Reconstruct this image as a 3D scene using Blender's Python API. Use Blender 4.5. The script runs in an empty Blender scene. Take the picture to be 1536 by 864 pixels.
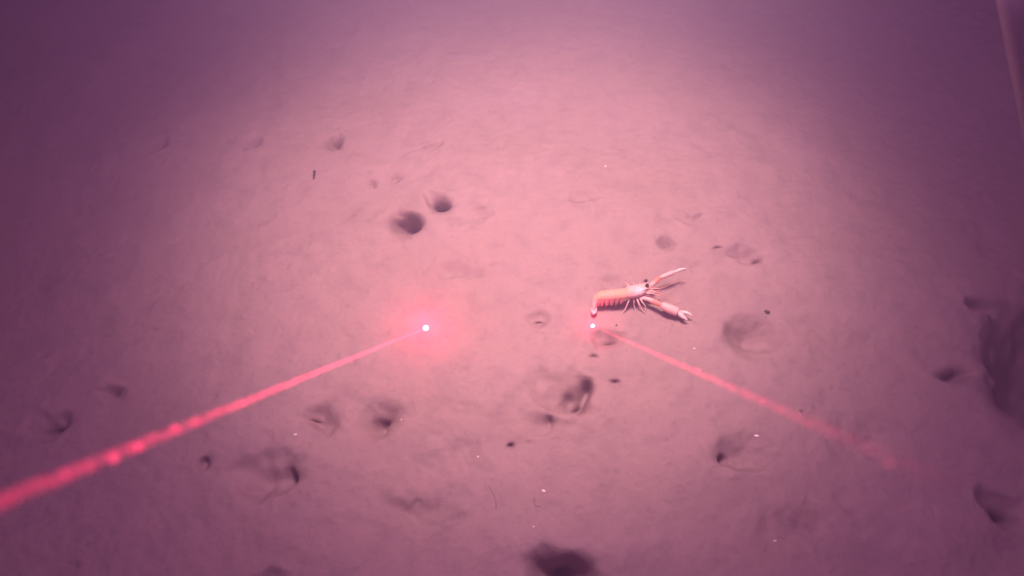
import bpy, bmesh, math, random
import numpy as np
from mathutils import Vector, Matrix
R = math.radians
scene = bpy.context.scene
C = scene.collection

# ------------------------------------------------------------------ camera
CAM_H, PITCH, F = 1.20, 52.0, 1330.0
TH = R(90 - PITCH)
cd = bpy.data.cameras.new('camera'); cam = bpy.data.objects.new('camera', cd); C.objects.link(cam)
cam.location = (0, 0, CAM_H); cam.rotation_euler = (TH, 0, 0)
cd.sensor_width = 36; cd.lens = 36 * F / 1536; cd.clip_start = 0.02; cd.clip_end = 200
cd.dof.use_dof = True; cd.dof.focus_distance = 1.72; cd.dof.aperture_fstop = 31.2 / 5.0
scene.camera = cam

# ------------------------------------------------------------------ world: dim purple light of the water
w = bpy.data.worlds.new('World'); scene.world = w; w.use_nodes = True
bg = w.node_tree.nodes['Background']
bg.inputs[0].default_value = (0.30, 0.105, 0.27, 1); bg.inputs[1].default_value = 0.62

scene.view_settings.view_transform = 'Standard'; scene.view_settings.look = 'None'
scene.view_settings.exposure = 0; scene.view_settings.gamma = 1

def ray(px, py):
    x = (px - 768) / F; y = -(py - 432) / F
    return Vector((x, y * math.cos(TH) + math.sin(TH), y * math.sin(TH) - math.cos(TH)))
def at(px, py, z=0.0):
    d = ray(px, py); t = (z - CAM_H) / d.z
    return Vector((0, 0, CAM_H)) + d * t
def scale_at(px, py):            # metres per photo pixel on the seabed there (crosswise, lengthwise)
    a, b = at(px - 1, py), at(px + 1, py); c, d = at(px, py - 1), at(px, py + 1)
    return (b - a).length / 2, (c - d).length / 2

def spot(name, loc, target, power, col, angle, blend, radius):
    l = bpy.data.lights.new(name, 'SPOT'); o = bpy.data.objects.new(name, l); C.objects.link(o)
    o.location = loc; o.rotation_euler = (Vector(target) - Vector(loc)).to_track_quat('-Z', 'Y').to_euler()
    l.energy = power; l.color = col; l.spot_size = R(angle); l.spot_blend = blend; l.shadow_soft_size = radius
    return o
# the survey lamps, mounted high and ahead of the camera
spot('survey_lamp', (0.05, 0.99, 1.55), at(790, 335), 540, (1.0, 0.64, 0.59), 53, 1.0, 0.16)
spot('survey_lamp', (0.02, 0.75, 1.60), at(780, 500), 130, (0.98, 0.45, 0.95), 96, 1.0, 0.20)
# the two lasers run parallel to the camera axis
AX = Vector((0, math.sin(TH), -math.cos(TH))); UP = Vector((0, math.cos(TH), math.sin(TH)))
DOTS = [(639, 492), (889, 489)]
PASS = {639: (0, 752, .262), 889: (1330, 684, .300)}       # photo pixel and depth the beam also passes through
def laser_path(px, py):              # spot on the mud, laser mouth beside the camera, length
    p = at(px, py); qx, qy, dq = PASS[px]; q = cam.location + ray(qx, qy) * dq
    d0 = (p - cam.location).dot(AX); v = (p - q) / (d0 - dq); s = q - v * dq
    return p, s, (p - s).length
def glow(p, s, power, back):            # added point lamp above each dot, stands for scattered red laser light
    q = p + Vector((0, 0, back))
    l = bpy.data.lights.new('laser_glow_fill', 'POINT'); o = bpy.data.objects.new('laser_glow_fill', l); C.objects.link(o)
    o.location = q; l.energy = power; l.color = (1.0, 0.02, 0.12); l.shadow_soft_size = 0.0008

# ------------------------------------------------------------------ helpers
def tag(o, label=None, cat=None, group=None, kind=None):
    if label: o['label'] = label
    if cat: o['category'] = cat
    if group: o['group'] = group
    if kind: o['kind'] = kind
    return o
def mesh_obj(name, verts, faces, mat, parent=None, smooth=True, loc=None):
    me = bpy.data.meshes.new(name); me.from_pydata([tuple(v) for v in verts], [], faces); me.update()
    bm_ = bmesh.new(); bm_.from_mesh(me); bmesh.ops.recalc_face_normals(bm_, faces=bm_.faces[:]); bm_.to_mesh(me); bm_.free()
    if smooth: me.polygons.foreach_set('use_smooth', [True] * len(me.polygons))
    if mat: me.materials.append(mat)
    o = bpy.data.objects.new(name, me); C.objects.link(o)
    if parent: o.parent = parent
    if loc is not None: o.location = loc
    return o
def new_mat(name):
    m = bpy.data.materials.new(name); m.use_nodes = True
    nt = m.node_tree; return m, nt, nt.nodes['Principled BSDF'], nt.nodes['Material Output']
def node(nt, t, **kw):
    n = nt.nodes.new(t)
    for k, v in kw.items(): setattr(n, k, v)
    return n
def noise_node(nt, vec, scale, detail=4, rough=0.55):
    n = node(nt, 'ShaderNodeTexNoise'); n.inputs['Scale'].default_value = scale
    n.inputs['Detail'].default_value = detail; n.inputs['Roughness'].default_value = rough
    nt.links.new(vec, n.inputs['Vector']); return n
def ramp(nt, fac, stops):
    r = node(nt, 'ShaderNodeValToRGB'); nt.links.new(fac, r.inputs[0])
    while len(r.color_ramp.elements) < len(stops): r.color_ramp.elements.new(0.5)
    for e, (p, c) in zip(r.color_ramp.elements, stops): e.position = p; e.color = (*c, 1)
    return r
def plain(name, col, rough=0.6, scale=300, var=0.25):
    m, nt, b, _ = new_mat(name); tc = node(nt, 'ShaderNodeTexCoord')
    n = noise_node(nt, tc.outputs['Object'], scale)
    r = ramp(nt, n.outputs['Fac'], [(0.3, [c * (1 - var) for c in col]), (0.7, [min(1, c * (1 + var)) for c in col])])
    nt.links.new(r.outputs[0], b.inputs['Base Color']); b.inputs['Roughness'].default_value = rough
    return m

# ------------------------------------------------------------------ seabed material
m_mud, nt, b, out = new_mat('soft mud')
tc = node(nt, 'ShaderNodeTexCoord'); P = tc.outputs['Object']
n1 = noise_node(nt, P, 3.2, 5, 0.6); n2 = noise_node(nt, P, 26, 5, 0.6); n3 = noise_node(nt, P, 120, 7, 0.78); n4 = noise_node(nt, P, 900, 2, 0.6)
r1 = ramp(nt, n1.outputs['Fac'], [(0.32, (0.285, 0.195, 0.172)), (0.68, (0.315, 0.218, 0.205))])
r2 = ramp(nt, n2.outputs['Fac'], [(0.34, (0.90, 0.89, 0.92)), (0.50, (1, 1, 1)), (0.72, (1.05, 1.03, 1.01))])
r3 = ramp(nt, n3.outputs['Fac'], [(0.30, (0.58, 0.56, 0.58)), (0.44, (0.96, 0.96, 0.96)), (0.74, (1.08, 1.07, 1.06))])
mx = node(nt, 'ShaderNodeMix', data_type='RGBA', blend_type='MULTIPLY'); mx.inputs[0].default_value = 1
nt.links.new(r1.outputs[0], mx.inputs[6]); nt.links.new(r2.outputs[0], mx.inputs[7])
mx2 = node(nt, 'ShaderNodeMix', data_type='RGBA', blend_type='MULTIPLY'); mx2.inputs[0].default_value = 0.8
nt.links.new(mx.outputs[2], mx2.inputs[6]); nt.links.new(r3.outputs[0], mx2.inputs[7])
nt.links.new(mx2.outputs[2], b.inputs['Base Color']); b.inputs['Roughness'].default_value = 0.95
b.inputs['Specular IOR Level'].default_value = 0.1
bp = node(nt, 'ShaderNodeBump'); bp.inputs['Strength'].default_value = 0.8; bp.inputs['Distance'].default_value = 0.003
ad = node(nt, 'ShaderNodeMath', operation='MULTIPLY_ADD'); ad.inputs[1].default_value = 0.35
nt.links.new(n4.outputs['Fac'], ad.inputs[0]); nt.links.new(n3.outputs['Fac'], ad.inputs[2])
nt.links.new(ad.outputs[0], bp.inputs['Height']); nt.links.new(bp.outputs[0], b.inputs['Normal'])

# ------------------------------------------------------------------ seabed shape
def vnoise(x, y, cell, seed):
    rng = np.random.RandomState(seed); T = rng.rand(256, 256)
    u, v = x / cell + 1000.37, y / cell + 1000.71
    iu, iv = np.floor(u).astype(int), np.floor(v).astype(int); fu, fv = u - iu, v - iv
    fu = fu * fu * fu * (fu * (fu * 6 - 15) + 10); fv = fv * fv * fv * (fv * (fv * 6 - 15) + 10)
    g = lambda a, c: T[a % 256, c % 256]
    return ((g(iu, iv) * (1 - fu) + g(iu + 1, iv) * fu) * (1 - fv) + (g(iu, iv + 1) * (1 - fu) + g(iu + 1, iv + 1) * fu) * fv) - 0.5
def sstep(a, c, x):
    t = np.clip((x - a) / (c - a), 0, 1); return t * t * (3 - 2 * t)

# broad hollows: px, py, rx_px, ry_px, depth m, turn deg
HOLLOWS = [
 (846, 590, 58, 40, 0.014, -10), (866, 596, 30, 26, 0.012, 0), (1130, 508, 52, 42, 0.018, 0), (1112, 388, 42, 16, 0.011, 10),
 (572, 634, 46, 34, 0.013, 20), (480, 628, 34, 22, 0.010, 0), (398, 712, 62, 40, 0.015, 10),
 (657, 301, 24, 19, 0.010, 0), (601, 335, 28, 22, 0.010, 15), (912, 512, 26, 18, 0.008, 0), (998, 376, 18, 12, 0.008, 0),
 (1112, 682, 46, 34, 0.013, 0), (846, 868, 66, 46, 0.022, 0), (1496, 770, 40, 28, 0.014, 30),
 (1420, 566, 34, 20, 0.011, 0), (1595, 575, 125, 130, 0.09, 10), (1470, 468, 34, 16, 0.009, 0),
 (806, 640, 34, 20, 0.006, 0), (716, 322, 34, 18, 0.004, 20), (866, 298, 32, 14, 0.006, 0),
 (500, 208, 26, 16, 0.010, 0), (75, 640, 42, 26, 0.012, 0), (172, 592, 24, 16, 0.009, 0),
 (1035, 336, 28, 14, 0.004, 0), (645, 214, 28, 8, 0.004, 12), (555, 268, 16, 8, 0.004, 0), (594, 262, 14, 7, 0.004, 0),
 (812, 486, 24, 14, 0.007, 0), (915, 425, 34, 16, 0.005, 0), (660, 690, 70, 40, 0.005, 30), (690, 405, 46, 14, 0.004, 0),
 (240, 225, 22, 12, 0.007, 0), (375, 218, 22, 12, 0.006, 0), (1290, 660, 60, 40, 0.006, 0), (640, 770, 90, 30, 0.006, 0),
 (400, 866, 50, 16, 0.005, 0), (1200, 800, 80, 40, 0.006, 20), (310, 690, 18, 12, 0.006, 0),
]
# low mounds of mud thrown out beside burrows
MOUNDS = [(560, 340, 60, 34, 0.006), (790, 600, 60, 40, 0.007), (930, 620, 50, 30, 0.005), (700, 560, 80, 50, 0.006), (1180, 600, 90, 60, 0.007),
          (1260, 480, 90, 60, 0.008), (360, 650, 80, 40, 0.008), (490, 700, 70, 50, 0.008), (960, 330, 90, 30, 0.006), (760, 250, 120, 40, 0.006),
          (1020, 700, 80, 50, 0.008), (560, 240, 90, 16, 0.006), (770, 820, 80, 30, 0.006), (940, 850, 60, 30, 0.008), (1400, 620, 70, 60, 0.008), (1440, 800, 60, 40, 0.01)]
# burrow mouths: px, py, rx_px, ry_px, depth m, lean (x, y)
MOUTHS = [
 (604, 338, 21, 18, 0.12, (0.15, 0.75)), (658, 309, 14, 12, 0.12, (0.02, 0.75)),
 (1527, 612, 34, 26, 0.08, (0.3, 0.4)), (1497, 776, 20, 13, 0.07, (0.4, 0.5)),
 (850, 864, 36, 22, 0.10, (0, 0.7)), (814, 856, 18, 12, 0.02, (0.1, 0.5)), (430, 718, 11, 17, 0.05, (0.5, 0.5)),
 (879, 590, 13, 15, 0.050, (0.3, 0.7)), (868, 605, 15, 10, 0.040, (0.2, 0.7)), (854, 588, 12, 7, 0.018, (0.1, 0.6)),
 (566, 637, 11, 14, 0.045, (0.3, 0.6)), (576, 628, 10, 5, 0.02, (0.3, 0.6)), (912, 519, 13, 7, 0.028, (0.1, 0.6)),
 (893, 542, 8, 6, 0.02, (0.1, 0.7)), (923, 580, 7, 6, 0.025, (0.1, 0.7)), (767, 672, 6, 5, 0.025, (0.0, 0.7)),
 (1089, 688, 9, 9, 0.035, (-0.4, 0.6)), (1134, 394, 7, 6, 0.025, (0.2, 0.8)), (1000, 379, 12, 8, 0.03, (0.1, 0.8)),
 (1073, 380, 8, 5, 0.02, (0.1, 0.8)), (497, 212, 10, 9, 0.035, (-0.1, 0.9)), (808, 490, 11, 6, 0.025, (0, 0.8)),
 (472, 633, 11, 6, 0.02, (0, 0.8)), (820, 636, 5, 9, 0.02, (0.3, 0.6)), (1112, 506, 30, 24, 0.012, (0, 0)),
 (1425, 570, 18, 11, 0.03, (0.3, 0.8)), (705, 345, 8, 4, 0.012, (0.2, 0.8)), (720, 315, 9, 4, 0.008, (0, 0.8)),
 (78, 645, 20, 10, 0.03, (-0.2, 0.8)), (172, 597, 11, 8, 0.02, (-0.2, 0.8)), (857, 302, 9, 4, 0.008, (0, 0.8)),
 (307, 690, 7, 5, 0.02, (0, 0.7)), (554, 268, 7, 4, 0.008, (0, 0.8)), (594, 262, 6, 4, 0.008, (0, 0.8)),
 (240, 226, 9, 7, 0.015, (0, 0.8)), (375, 220, 9, 6, 0.015, (0, 0.8)), (590, 333, 5, 5, 0.02, (0.2, 0.7)),
 (1460, 466, 18, 8, 0.02, (0.3, 0.7)),
 (1048, 330, 8, 4, 0.008, (0, 0.8)), (652, 212, 10, 4, 0.01, (0, 0.8)), (636, 216, 8, 3, 0.008, (0, 0.8)),
]
rp = random.Random(11)
for _ in range(120):                                     # tiny pits scattered over the mud
    x, y = rp.uniform(40, 1500), rp.uniform(200, 850)
    if 860 < x < 1060 and 380 < y < 500: continue
    s = rp.uniform(1.8, 4.5); MOUTHS.append((x, y, s * rp.uniform(1, 2), s, rp.uniform(0.002, 0.006), (0, 0.5)))

def base_height(x, y):
    h = 0.030 * vnoise(x, y, 0.62, 1) + 0.012 * vnoise(x, y, 0.21, 2) + 0.0042 * vnoise(x, y, 0.075, 3)
    h += 0.0026 * vnoise(x, y, 0.032, 4) + 0.0020 * vnoise(x, y, 0.014, 5) + 0.0012 * vnoise(x, y, 0.007, 6)
    return h * (1 + 0 * x)
def local(px, py, x, y, rx, ry, turn=0):
    c = at(px, py); sx, sy = scale_at(px, py)
    dx, dy = x - c.x, y - c.y; ca, sa = math.cos(R(turn)), math.sin(R(turn))
    dx, dy = dx * ca + dy * sa, -dx * sa + dy * ca
    return dx / (rx * sx), dy / (ry * sy)
def deform(x, y, tunnels=True):
    wx = 0.024 * vnoise(x, y, 0.05, 21) + 0.009 * vnoise(x, y, 0.018, 22); wy = 0.024 * vnoise(x, y, 0.05, 23) + 0.009 * vnoise(x, y, 0.018, 24)
    h = base_height(x, y); X, Y = x.copy(), y.copy(); crumb = 0 * h
    for px, py, rx, ry, d, t in HOLLOWS:
        u, v = local(px, py, x + wx, y + wy, rx, ry, t); r2 = u * u + v * v
        h -= d * np.where(r2 < 1, (1 - r2) ** 2.0, 0) * 1.9; r = np.sqrt(r2)
        crumb += np.exp(-(r / 1.25) ** 4) * (0.25 if rx > 100 else 0.75)
        h += 0.12 * d * np.exp(-((r - 1.15) / 0.28) ** 2)
    for px, py, rx, ry, d in MOUNDS:
        u, v = local(px, py, x + wx, y + wy, rx * 1.3, ry * 1.3); h += d * np.exp(-2 * (u * u + v * v))
    h += np.minimum(crumb, 1) * (0.0062 * vnoise(x, y, 0.026, 31) + 0.0036 * vnoise(x, y, 0.011, 32))
    if tunnels:
        k = 0.42
        for px, py, rx, ry, d, ln in MOUTHS:
            u, v = local(px, py, x + wx * k, y + wy * k, rx * 1.12, ry * 1.12); r = np.sqrt(u * u + v * v)
            dd = d * 0.50 * np.exp(-2.1 * r ** 2.2); h -= dd; X += dd * ln[0]; Y += dd * ln[1]
    return X, Y, h
def ground_z(x, y):
    a, c = np.array([x]), np.array([y]); return float(deform(a, c, False)[2][0])

def axis(lo, hi, step, far):
    core = list(np.arange(lo, hi, step)); a = []; s = step; p = lo
    while p > -far: s *= 1.22; p -= s; a.append(p)
    c = []; s = step; p = core[-1]
    while p < far: s *= 1.22; p += s; c.append(p)
    return np.array(a[::-1] + core + c)
xs, ys = axis(-1.32, 1.32, 0.0030, 14), axis(0.36, 2.0, 0.0030, 14)
GX, GY = np.meshgrid(xs, ys); X, Y, Z = deform(GX.ravel(), GY.ravel())
nx, ny = len(xs), len(ys)
co = np.stack([X, Y, Z], 1).astype(np.float32)
i = (np.arange(ny - 1)[:, None] * nx + np.arange(nx - 1)[None, :]).ravel()
quads = np.stack([i, i + 1, i + nx + 1, i + nx], 1).astype(np.int32)
me = bpy.data.meshes.new('seabed'); me.vertices.add(len(co)); me.vertices.foreach_set('co', co.ravel())
me.loops.add(quads.size); me.loops.foreach_set('vertex_index', quads.ravel())
me.polygons.add(len(quads)); me.polygons.foreach_set('loop_start', np.arange(0, quads.size, 4, dtype=np.int32))
me.update(calc_edges=True); me.polygons.foreach_set('use_smooth', np.ones(len(quads), dtype=bool))
me.materials.append(m_mud); seabed = bpy.data.objects.new('seabed', me); C.objects.link(seabed)
tag(seabed, 'soft pink lit mud seabed pitted with burrow mouths and shallow hollows', 'seabed', kind='structure')

# ------------------------------------------------------------------ the hazy water
m_h = bpy.data.materials.new('murky water'); m_h.use_nodes = True; nt = m_h.node_tree; nt.nodes.clear()
o_ = node(nt, 'ShaderNodeOutputMaterial'); v_ = node(nt, 'ShaderNodeVolumePrincipled')
v_.inputs['Color'].default_value = (0.93, 0.76, 0.97, 1); v_.inputs['Density'].default_value = 0.34; v_.inputs['Anisotropy'].default_value = 0.3
nt.links.new(v_.outputs[0], o_.inputs['Volume'])
L = 16.0; z0, z1 = -1.3, 1.45
hv = [(sx * L, sy * L, z) for z in (z0, z1) for sx, sy in ((-1, -1), (1, -1), (1, 1), (-1, 1))]
hf = [(3, 2, 1, 0), (4, 5, 6, 7), (0, 1, 5, 4), (1, 2, 6, 5), (2, 3, 7, 6), (3, 0, 4, 7)]
haze = mesh_obj('haze', hv, hf, m_h, smooth=False)
tag(haze, 'murky purple water filling the whole view above the mud', 'water haze', kind='stuff')

# ------------------------------------------------------------------ loft tools
def loft(path, radii, ref=Vector((0, 0, 1)), n=14, shape=None):
    """rings along a path; radii are (side, up) pairs; closed ends"""
    V, Fc = [], []; path = [Vector(p) for p in path]
    for k, p in enumerate(path):
        t = (path[min(k + 1, len(path) - 1)] - path[max(k - 1, 0)]).normalized()
        side = t.cross(ref)
        side = side.normalized() if side.length > 1e-4 else Vector((1, 0, 0))
        up = side.cross(t).normalized(); ra, rb = radii[k] if isinstance(radii[k], tuple) else (radii[k], radii[k])
        for j in range(n):
            a = 2 * math.pi * j / n; ca, sa = math.cos(a), math.sin(a)
            if shape: ca, sa = shape(ca, sa)
            V.append(p + side * (ra * ca) + up * (rb * sa))
    m = len(path)
    for k in range(m - 1):
        for j in range(n):
            a, c = k * n + j, k * n + (j + 1) % n
            Fc.append((a + n, c + n, c, a))
    Fc.append(tuple(range(n))); Fc.append(tuple((m - 1) * n + j for j in range(n))[::-1])
    return V, Fc
def smooth_path(pts, rad, sub=6):
    out, ro = [], []
    P_ = [Vector(p) for p in pts]; Rr = [r if isinstance(r, tuple) else (r, r) for r in rad]
    for k in range(len(P_) - 1):
        p0, p1, p2, p3 = P_[max(k - 1, 0)], P_[k], P_[k + 1], P_[min(k + 2, len(P_) - 1)]
        for s in range(sub + (k == len(P_) - 2)):
            t = s / sub
            out.append(0.5 * ((2 * p1) + (p2 - p0) * t + (2 * p0 - 5 * p1 + 4 * p2 - p3) * t * t + (3 * p1 - p0 - 3 * p2 + p3) * t ** 3))
            ro.append(tuple(a + (c - a) * t for a, c in zip(Rr[k], Rr[k + 1])))
    return out, ro
class MB:
    def __init__(s): s.v, s.f = [], []
    def add(s, V, Fc):
        o = len(s.v); s.v += list(V); s.f += [tuple(i + o for i in f) for f in Fc]
    def tube(s, pts, rad, n=12, sub=6, ref=Vector((0, 0, 1)), shape=None):
        s.add(*loft(*smooth_path(pts, rad, sub), ref=ref, n=n, shape=shape))

# ------------------------------------------------------------------ the lobster
org = at(938, 468); org.z = ground_z(org.x, org.y)
GZ = org.z
def W(px, py, h):                    # point h metres above the mud under the animal, in its own frame
    return at(px, py, GZ + h) - org
lob = bpy.data.objects.new('norway_lobster', None); C.objects.link(lob); lob.location = org; lob.empty_display_size = 0.03
tag(lob, 'pale orange langoustine standing on the mud with both claws stretched out and tail bent down', 'lobster')
mb = MB()
# abdomen with six overlapping rings, then the carapace and rostrum
ab = [W(896, 446, .026), W(904, 444, .028), W(915, 443, .029), W(926, 442, .029), W(937, 440.5, .029), W(948, 438, .029), W(958, 435.5, .029), W(966, 432.5, .029), W(972, 430, .030)]
ar = [(.0078, .0070), (.0090, .0078), (.0098, .0084), (.0096, .0084), (.0099, .0088), (.0110, .0100), (.0108, .0098), (.0090, .0078), (.0050, .0040)]
pth, rr = smooth_path(ab, ar, 14)
r2 = []
for k, (a, c) in enumerate(rr):
    u = k / 14.0
    if u < 4:                        # ringed tail: each ring swells and steps down
        f = (u * 1.5) % 1.0; q = 1.03 - 0.08 * (abs(f - 0.5) * 2) ** 3
        a, c = a * q, c * q
    elif u < 4.3: a, c = a * 0.93, c * 0.93
    if 5.6 < u < 5.75: a, c = a * 0.96, c * 0.95         # groove across the carapace
    r2.append((a, c))
mb.add(*loft(pth, r2, n=28))
mb.tube([W(968, 431, .034), W(975, 427.5, .036), W(983, 424, .037)], [.0030, .0017, .0005], n=8)     # rostrum
for s in (-1, 1):
    mb.tube([W(962, 433, .036) + Vector((0, s * .004, 0)), W(973, 429, .0355) + Vector((0, s * .0042, 0))], [.0014, .0005], n=6)
# pleura: a pointed flap under each ring, on both flanks
for k in range(6):
    t = (k + 0.5) / 6 * 4; i0 = int(t * 14); p = pth[i0]; rs = r2[i0][0]
    for s in (-1, 1):
        q = p + Vector((0, s * rs * .86, -.002))
        mb.tube([q, q + Vector((-.0008, s * .0010, -.0050)), q + Vector((-.0016, s * .0010, -.0120))], [(.0040, .0018), (.0034, .0014), (.0010, .0006)], n=10, ref=Vector((0, 1, 0)))
# swimmerets
for k in range(5):
    p = pth[int((k + 0.6) / 6 * 56)]
    for s in (-1, 1):
        q = p + Vector((0, s * .005, -.006)); mb.tube([q, q + Vector((.001, s * .001, -.008)), q + Vector((-.002, s * .0015, -.014))], [.0014, .0018, .0006], n=8)
# last rings and the tail fan, bent down and sideways
tp = [W(899, 445, .026), W(894, 448, .024), W(891.5, 455, .018), W(890, 464, .011), W(888.5, 472, .005)]
tr = [(.0074, .0070), (.0074, .0062), (.0070, .0052), (.0068, .0036), (.0060, .0018)]
mb.tube(tp, tr, n=18, sub=8, ref=Vector((-1, .2, .3)))
e = tp[-3]
for a, ln in ((-14, .014), (-7, .017), (0, .019), (7, .017), (14, .014)):
    d = Matrix.Rotation(R(a), 3, 'Z') @ Vector((-.10, -1, -.12)).normalized()
    q = e + Vector((0, 0, -.003)); mb.tube([q, q + d * ln * .5, q + d * ln * .85, q + d * ln], [(.0030, .0012), (.0034, .0010), (.0028, .0009), (.0010, .0005)], n=12)
# claws: upper arm, wrist, long palm, fixed finger and moving finger
COL = []      # (point, colour, reach) paint spots
def claw(sh, el, wr, pm, base, tipA, tipB, midA, midB, palm, fing=1.0):
    mb.tube([sh, (sh + el) / 2, el], [.0030, .0036, .0040], n=12)
    mb.tube([el, (el * .4 + wr * .6), wr], [.0040, .0048, .0036], n=12)
    mb.tube([wr, wr.lerp(pm, .25), pm, base], [.0034, palm * .80, palm, palm * .95], n=16, sub=8)
    mb.tube([base.lerp(pm, .4), base, midA, tipA], [palm * .5, palm * .62 * fing, palm * .50 * fing, .0009], n=12)
    mb.tube([base.lerp(pm, .4), base, midB, tipB], [palm * .5, palm * .56 * fing, palm * .46 * fing, .0009], n=12)
    for k in range(5):
        f = k / 5; p = base.lerp(tipA, .15 + f * .7)
        mb.tube([p, p + (base.lerp(tipB, .15 + f * .7) - p).normalized() * .0016], [.0009, .0003], n=6, sub=2)
    COL.append(((el * .4 + wr * .6), (0.80, 0.11, 0.03), .010)); COL.append((wr, (0.80, 0.12, 0.035), .0065))
    COL.append((tipA, (0.82, 0.66, 0.62), .020)); COL.append((tipB, (0.82, 0.66, 0.62), .016))
# near claw, wide open hand seen flat
claw(W(958, 446, .020), W(973, 449, .020), W(991, 457, .019), W(1004, 463, .017), W(1016, 468, .015),
     W(1031, 480, .010), W(1038, 473, .014), W(1024, 475, .0125), W(1029, 469, .0155), .0080, .8)
# far claw, slim and raised
claw(W(966, 437, .024), W(978, 427, .026), W(988, 417.5, .028), W(999, 413, .030), W(1010, 408.5, .031),
     W(1027, 404.5, .033), W(1028, 403, .036), W(1019, 406, .032), W(1019, 404.5, .034), .0042)
# walking legs
def leg(a, k1, k2, f, r=.0013):
    mb.tube([a, k1, k2, f], [r * 1.5, r * 1.2, r * .85, r * .4], n=8, sub=5)
leg(W(946, 446, .021), W(943, 452, .020), W(939, 461, .010), W(934, 470, .001))
leg(W(951, 446, .021), W(951, 452, .018), W(951, 458, .010), W(953, 466, .002), .0011)
leg(W(955, 446, .021), W(958, 455, .017), W(962, 462, .009), W(967, 470, .001))
leg(W(959, 446, .021), W(964, 454, .018), W(968, 460, .011), W(967, 469, .002), .0011)
for x0, dx in ((946, -10), (951, -2), (956, 6), (960, 14)):      # the far side legs
    leg(W(x0, 436, .021), W(x0 + dx * .4, 428, .026), W(x0 + dx * .8, 424, .014), W(x0 + dx * 1.2, 424, .001), .0011)
# scales and mouthparts beside the rostrum
for s, q in ((-1, (989, 443)), (1, (990, 436))):
    mb.tube([W(966, 437 - s * 2, .028), W(977, 438 - s * 1, .027), W(q[0], q[1], .024)], [(.0016, .0012), (.0026, .0010), (.0008, .0005)], n=10)
mb.tube([W(964, 442, .023), W(975, 444, .020), W(984, 448, .014)], [.0018, .0014, .0008], n=8)
tmp_me = bpy.data.meshes.new('tmp'); tmp_me.from_pydata([tuple(v) for v in mb.v], [], mb.f); tmp = bpy.data.objects.new('tmp', tmp_me); C.objects.link(tmp)
rm = tmp.modifiers.new('r', 'REMESH'); rm.mode = 'VOXEL'; rm.voxel_size = 0.00045
sm = tmp.modifiers.new('s', 'SMOOTH'); sm.factor = 0.5; sm.iterations = 2
bpy.context.view_layer.update()
bme = bpy.data.meshes.new_from_object(tmp.evaluated_get(bpy.context.evaluated_depsgraph_get()))
bpy.data.objects.remove(tmp); bme.name = 'body'; bme.polygons.foreach_set('use_smooth', [True] * len(bme.polygons))
nv = len(bme.vertices); vc = np.empty(nv * 3, dtype=np.float32); bme.vertices.foreach_get('co', vc); vc = vc.reshape(-1, 3)
col = np.tile(np.array([0.64, 0.38, 0.34], dtype=np.float32), (nv, 1))
def paint(p, c, rad, power=1.0):
    d = np.linalg.norm(vc - np.array(p, dtype=np.float32), axis=1); wgt = np.clip(1 - d / rad, 0, 1) ** 0.8 * power
    col[:] = col * (1 - wgt[:, None]) + np.array(c, dtype=np.float32) * wgt[:, None]
for k in range(12): paint(pth[int(k / 12 * 60)] + Vector((0, 0, .006)), (0.72, 0.30, 0.20), .013)
for k in range(7): paint(pth[int(k / 6 * 56)] + Vector((0, 0, .008)), (0.80, 0.30, 0.18), .005, .35)
paint(W(962, 438, .036), (0.80, 0.68, 0.72), .011); paint(W(956, 443, .028), (0.80, 0.62, 0.60), .012)
for p, c, rd in COL: paint(p, c, rd)
low = (vc[:, 2] < .018) & (vc[:, 0] > -.045); col[low] = col[low] * .5 + np.array([.78, .58, .54], dtype=np.float32) * .5
ca = bme.color_attributes.new('tint', 'FLOAT_COLOR', 'POINT'); ca.data.foreach_set('color', np.concatenate([col, np.ones((nv, 1), dtype=np.float32)], 1).ravel())
m_l, nt, b, _ = new_mat('lobster shell'); at_ = node(nt, 'ShaderNodeAttribute', attribute_name='tint'); tc = node(nt, 'ShaderNodeTexCoord')
nn = noise_node(nt, tc.outputs['Object'], 420, 4); rr_ = ramp(nt, nn.outputs['Fac'], [(0.3, (0.82, 0.76, 0.74)), (0.6, (1, 1, 1))])
mx = node(nt, 'ShaderNodeMix', data_type='RGBA', blend_type='MULTIPLY'); mx.inputs[0].default_value = .8
nt.links.new(at_.outputs['Color'], mx.inputs[6]); nt.links.new(rr_.outputs[0], mx.inputs[7]); nt.links.new(mx.outputs[2], b.inputs['Base Color'])
b.inputs['Roughness'].default_value = 0.6; b.inputs['Specular IOR Level'].default_value = 0.3; b.inputs['Subsurface Weight'].default_value = 0.15; b.inputs['Subsurface Scale'].default_value = 0.004
bp = node(nt, 'ShaderNodeBump'); bp.inputs['Strength'].default_value = 0.3; bp.inputs['Distance'].default_value = 0.0006
nt.links.new(nn.outputs['Fac'], bp.inputs['Height']); nt.links.new(bp.outputs[0], b.inputs['Normal'])
bme.materials.clear(); bme.materials.append(m_l); body = bpy.data.objects.new('body', bme); C.objects.link(body); body.parent = lob
# kidney-shaped black eyes on stalks
m_eye = plain('eye black', (0.012, 0.010, 0.014), 0.15)
for (px, py, h) in ((968.5, 421.5, .037), (970.5, 428.5, .037)):
    c = W(px, py, h); d = Vector((.0034, .0008, .0))
    e_ = MB(); e_.tube([c - d, c - d * .5 + Vector((0, 0, .0006)), c + d * .4 + Vector((0, 0, .0006)), c + d], [.0005, .0024, .0026, .0006], n=12)
    mesh_obj('eye', e_.v, e_.f, m_eye, lob)
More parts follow.
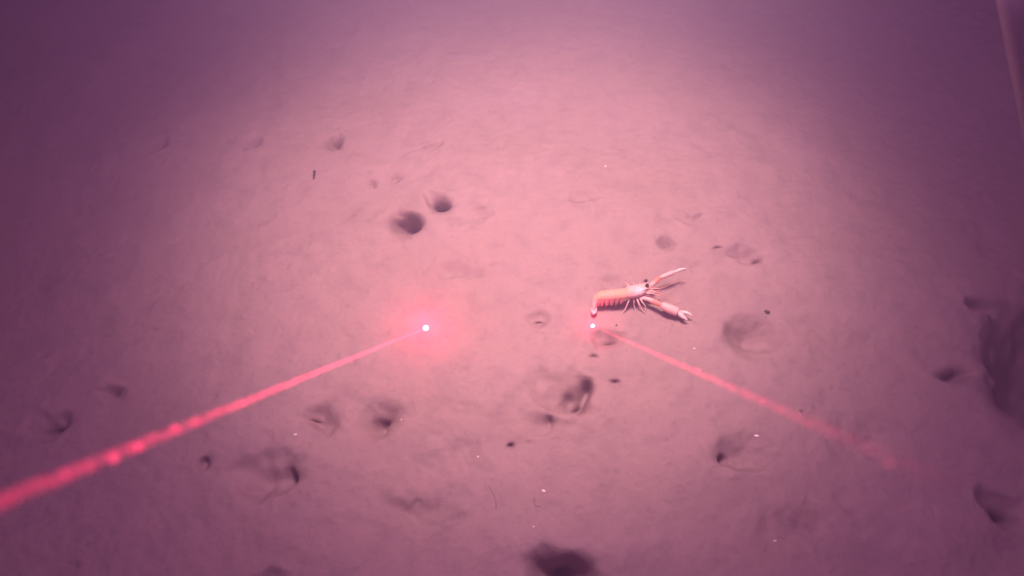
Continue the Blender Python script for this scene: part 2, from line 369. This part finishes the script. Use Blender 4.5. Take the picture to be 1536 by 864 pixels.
# long thin feelers
m_ant = plain('feeler', (0.72, 0.30, 0.22), 0.5)
for pts in ([W(970, 436, .028), W(982, 438, .030), W(992, 441, .026), W(1006, 450, .012), W(1022, 452, .004)],
            [W(972, 432, .030), W(986, 433, .032), W(996, 431, .030), W(1012, 424, .018), W(1030, 420, .006)]):
    a_ = MB(); a_.tube(pts, [.0011, .0008, .0005, .0003, .0002], n=8); mesh_obj('antenna', a_.v, a_.f, m_ant, lob)

# ------------------------------------------------------------------ laser beams: glowing volumes stand for lit water along two parallel lines
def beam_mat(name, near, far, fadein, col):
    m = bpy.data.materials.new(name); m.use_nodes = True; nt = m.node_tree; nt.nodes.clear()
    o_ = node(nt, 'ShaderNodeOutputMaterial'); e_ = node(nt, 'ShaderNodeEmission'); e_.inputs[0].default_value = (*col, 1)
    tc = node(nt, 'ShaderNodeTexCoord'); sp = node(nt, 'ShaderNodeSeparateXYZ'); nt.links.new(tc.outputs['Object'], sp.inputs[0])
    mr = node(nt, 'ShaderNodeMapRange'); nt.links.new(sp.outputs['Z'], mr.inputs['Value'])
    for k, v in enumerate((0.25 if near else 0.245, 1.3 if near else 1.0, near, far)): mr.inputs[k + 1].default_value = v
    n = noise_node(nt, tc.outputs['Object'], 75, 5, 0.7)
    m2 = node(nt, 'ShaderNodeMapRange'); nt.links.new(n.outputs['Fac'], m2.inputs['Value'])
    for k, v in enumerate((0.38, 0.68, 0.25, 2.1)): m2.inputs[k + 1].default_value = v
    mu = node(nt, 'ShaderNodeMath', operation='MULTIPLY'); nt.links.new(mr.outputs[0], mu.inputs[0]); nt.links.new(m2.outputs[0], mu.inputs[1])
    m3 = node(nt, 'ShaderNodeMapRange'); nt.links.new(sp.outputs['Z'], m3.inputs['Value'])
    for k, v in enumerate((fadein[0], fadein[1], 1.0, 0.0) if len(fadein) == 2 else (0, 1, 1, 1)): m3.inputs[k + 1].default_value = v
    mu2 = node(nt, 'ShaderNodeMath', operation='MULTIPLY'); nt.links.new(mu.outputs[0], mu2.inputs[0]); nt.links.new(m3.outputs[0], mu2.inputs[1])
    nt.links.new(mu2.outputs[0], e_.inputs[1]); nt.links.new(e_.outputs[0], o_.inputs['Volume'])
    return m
m_dot = bpy.data.materials.new('laser dot'); m_dot.use_nodes = True; nt = m_dot.node_tree; nt.nodes.clear()  # emissive bead stands for the patch of mud the laser lights
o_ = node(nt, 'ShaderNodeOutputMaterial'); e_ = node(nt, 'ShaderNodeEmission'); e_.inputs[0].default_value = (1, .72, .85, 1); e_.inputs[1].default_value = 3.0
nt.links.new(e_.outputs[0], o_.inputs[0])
m_mote = bpy.data.materials.new('glowing mote'); m_mote.use_nodes = True; nt = m_mote.node_tree; nt.nodes.clear()  # glow put into each mote in place of laser light falling on it
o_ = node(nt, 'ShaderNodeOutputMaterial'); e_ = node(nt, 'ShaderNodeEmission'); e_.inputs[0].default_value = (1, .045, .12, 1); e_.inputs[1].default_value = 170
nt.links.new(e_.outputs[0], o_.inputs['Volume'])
def blob(c, r, rnd, sq=1.0):
    V, Fc = [], []; n, m = 12, 7
    for a in range(1, m):
        ph = math.pi * a / m
        for k in range(n):
            t = 2 * math.pi * k / n; q = r * (1 + rnd.uniform(-.32, .32))
            V.append(Vector(c) + Vector((q * math.sin(ph) * math.cos(t), q * math.sin(ph) * math.sin(t), q * math.cos(ph) * sq)))
    for a in range(m - 2):
        for k in range(n): Fc.append((a * n + k, a * n + (k + 1) % n, (a + 1) * n + (k + 1) % n, (a + 1) * n + k)[::-1])
    Fc.append(tuple(range(n))); Fc.append(tuple((m - 2) * n + k for k in range(n))[::-1])
    return V, Fc
def laser(px, py, label, mat, r_near, r_far, d_end, dot_r, motes):
    p, s, d = laser_path(px, py)
    root = bpy.data.objects.new('laser_beam', None); C.objects.link(root); root.location = s
    BX = (p - s).normalized(); root.rotation_euler = BX.to_track_quat('Z', 'Y').to_euler(); root.empty_display_size = .05
    tag(root, label, 'laser beam', 'pair of parallel red laser beams')
    N = 24; pts = [Vector((0, 0, .04 + (d_end * d - .04) * k / N)) for k in range(N + 1)]
    rd = [r_near + (r_far - r_near) * (k / N) ** .8 for k in range(N + 1)]
    V, Fc = loft(pts, rd, ref=Vector((0, 1, 0)), n=20); mesh_obj('beam', V, Fc, mat, root)
    rnd = random.Random(px)
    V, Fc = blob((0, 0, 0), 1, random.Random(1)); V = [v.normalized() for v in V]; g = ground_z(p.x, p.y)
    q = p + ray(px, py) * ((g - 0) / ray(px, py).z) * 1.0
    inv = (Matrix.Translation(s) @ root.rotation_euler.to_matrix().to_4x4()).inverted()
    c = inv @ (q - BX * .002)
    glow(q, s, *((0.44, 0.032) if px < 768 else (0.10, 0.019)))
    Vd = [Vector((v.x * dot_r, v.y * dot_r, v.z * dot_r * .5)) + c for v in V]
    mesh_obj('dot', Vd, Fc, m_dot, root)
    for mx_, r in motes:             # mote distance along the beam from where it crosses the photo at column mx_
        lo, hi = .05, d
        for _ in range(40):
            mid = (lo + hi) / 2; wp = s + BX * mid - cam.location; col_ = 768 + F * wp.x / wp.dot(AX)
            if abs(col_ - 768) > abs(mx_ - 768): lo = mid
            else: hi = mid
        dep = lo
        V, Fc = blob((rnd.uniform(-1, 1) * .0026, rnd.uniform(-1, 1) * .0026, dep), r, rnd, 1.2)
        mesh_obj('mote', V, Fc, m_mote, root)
laser(*DOTS[0], 'bright thick red laser beam slanting from the lower left edge to the larger glowing dot on the mud',
      beam_mat('left laser light', 40, 110, (), (1.0, .025, .10)), (.0031), .0014, .998, .0052,
      [(100, .0016), (180, .0022), (213, .0019), (225, .0012), (265, .0019), (330, .0012), (370, .0017), (440, .0013), (525, .0014)])
laser(*DOTS[1], 'faint thin red laser beam slanting from the lower right towards the small dot by the lobster tail',
      beam_mat('right laser light', 0.0, 62, (0.60, 1.36), (1.0, .025, .10)), (.0030), .0016, .96, .0038,
      [(1048, .0020), (1140, .0014), (1205, .0012), (1330, .0010)])

# ------------------------------------------------------------------ bits lying on the mud
m_shell = plain('white shell', (0.82, 0.76, 0.72), 0.4); m_dark = plain('dark debris', (0.045, 0.03, 0.035), 0.8); m_tube = plain('mud tube', (0.19, 0.13, 0.12), 0.9)
def chip(px, py, r, label, seed, mat=m_shell, name='shell_fragment', cat='shell', group='pale shell fragments on the mud'):
    rnd = random.Random(seed); c = at(px, py); c.z = ground_z(c.x, c.y)
    n = 9; V = []; a0 = rnd.uniform(0, 6)
    for z, k in ((0, .9), (.35, 1), (.6, .7)):
        for j in range(n):
            a = a0 + 2 * math.pi * j / n; q = r * k * (1 + .25 * math.sin(a * 2 + seed) + rnd.uniform(-.12, .12)); V.append((q * math.cos(a), q * math.sin(a) * .75, z * r + .15 * r * math.cos(a)))
    Fc = [(l * n + j, l * n + (j + 1) % n, (l + 1) * n + (j + 1) % n, (l + 1) * n + j) for l in range(2) for j in range(n)]
    Fc += [tuple(range(n))[::-1], tuple(2 * n + j for j in range(n))]
    o = mesh_obj(name, V, Fc, mat, loc=c); tag(o, label, cat, group); return o
chip(445, 658, .0026, 'tiny white shell fragment just below the thick laser beam left of the double hollow', 1)
chip(1133, 658, .0030, 'bright white shell fragment on the mud above the small burrow right of centre', 2)
chip(815, 740, .0027, 'bright white shell fragment on the open mud at lower centre', 3)
chip(717, 687, .0017, 'faint pale shell speck lying left of the tiny round hole at lower centre', 4)
chip(602, 630, .0016, 'faint pale shell speck inside the shaded hollow left of centre', 5)
chip(908, 250, .0020, 'pale shell speck far off on the brightest mud above the lobster', 6)
chip(1040, 528, .0018, 'pale shell speck between the near claw and the thin laser beam', 7)
chip(1160, 815, .0022, 'dull pale shell speck on the mud near the bottom right', 8)
chip(800, 794, .0016, 'dull pale shell speck above the wide burrow at the bottom edge', 9)
chip(1148, 475, .0046, 'dark lump of debris on the upper rim of the round hollow right of the lobster', 10, m_dark, 'debris_lump', 'debris', 'dark bits of debris on the mud')
chip(1197, 624, .0036, 'small dark bit of debris beside the middle of the thin laser beam', 11, m_tube, 'debris_lump', 'debris', 'dark bits of debris on the mud')
chip(924, 493, .0020, 'tiny dark crumb right of the small laser dot', 12, m_dark, 'debris_lump', 'debris', 'dark bits of debris on the mud')
def stalk(px, py, tip, r, label, mat=m_tube):
    c = at(px, py); c.z = ground_z(c.x, c.y); q = at(tip[0], tip[1], c.z + tip[2]) - c
    m = MB(); m.tube([Vector((0, 0, -.004)), q * .55 + Vector((.001, 0, 0)), q * .85, q], [r * .8, r * .7, r * 1.7, r * .7], n=10)
    o = mesh_obj('worm_tube', m.v, m.f, mat, loc=c); tag(o, label, 'worm tube')
stalk(468, 266, (472, 255, .014), .0020, 'short dark worm tube with a thick tip standing on the mud at upper left', m_dark)
def strand(pts, r, label):
    c = at(*pts[0]); c.z = ground_z(c.x, c.y); V = []
    for p in pts:
        q = at(*p); q.z = ground_z(q.x, q.y) + .0006; V.append(q - c)
    m = MB(); m.tube(V, [r] * len(V), n=6, sub=4); o = mesh_obj('worm_tube', m.v, m.f, m_tube, loc=c); tag(o, label, 'worm tube')
strand([(734, 732), (740, 742), (744, 754), (744, 766)], .0006, 'thin dark curved worm tube lying left of the bright shell at lower centre')
strand([(802, 748), (801, 757), (805, 762), (812, 762)], .0006, 'thin hooked worm tube lying just below the bright shell at lower centre')
strand([(1163, 808), (1170, 808), (1176, 814)], .0007, 'thin hooked worm tube lying near the bottom right beside a pale speck')

# ------------------------------------------------------------------ the camera frame's leg, at the right edge
m_fr = plain('weathered frame metal', (0.24, 0.18, 0.21), 0.8, 30, .2)
top = at(1590, -140, 0.78); foot = at(1655, 470, 0.0)
axis_v = (top - foot); Ln = axis_v.length; t = axis_v.normalized()
leg_root = bpy.data.objects.new('frame_leg', None); C.objects.link(leg_root); leg_root.location = foot
tag(leg_root, 'dull metal leg of the camera frame leaning in at the upper right edge', 'frame leg')
def sqshape(ca, sa):
    k = 1 / max(abs(ca), abs(sa)); k = min(k, 1.30); return ca * k, sa * k
pts = [t * (Ln * k / 8) for k in range(9)]
V, Fc = loft(pts, [(.062, .020)] * 9, ref=Vector((0, 1, 0)), n=32, shape=sqshape); mesh_obj('post', V, Fc, m_fr, leg_root)
V, Fc = loft([Vector((0, 0, -.012)), Vector((0, 0, .010))], [(.07, .07)] * 2, ref=Vector((0, 1, 0)), n=32, shape=sqshape); mesh_obj('foot_plate', V, Fc, m_fr, leg_root, smooth=False)
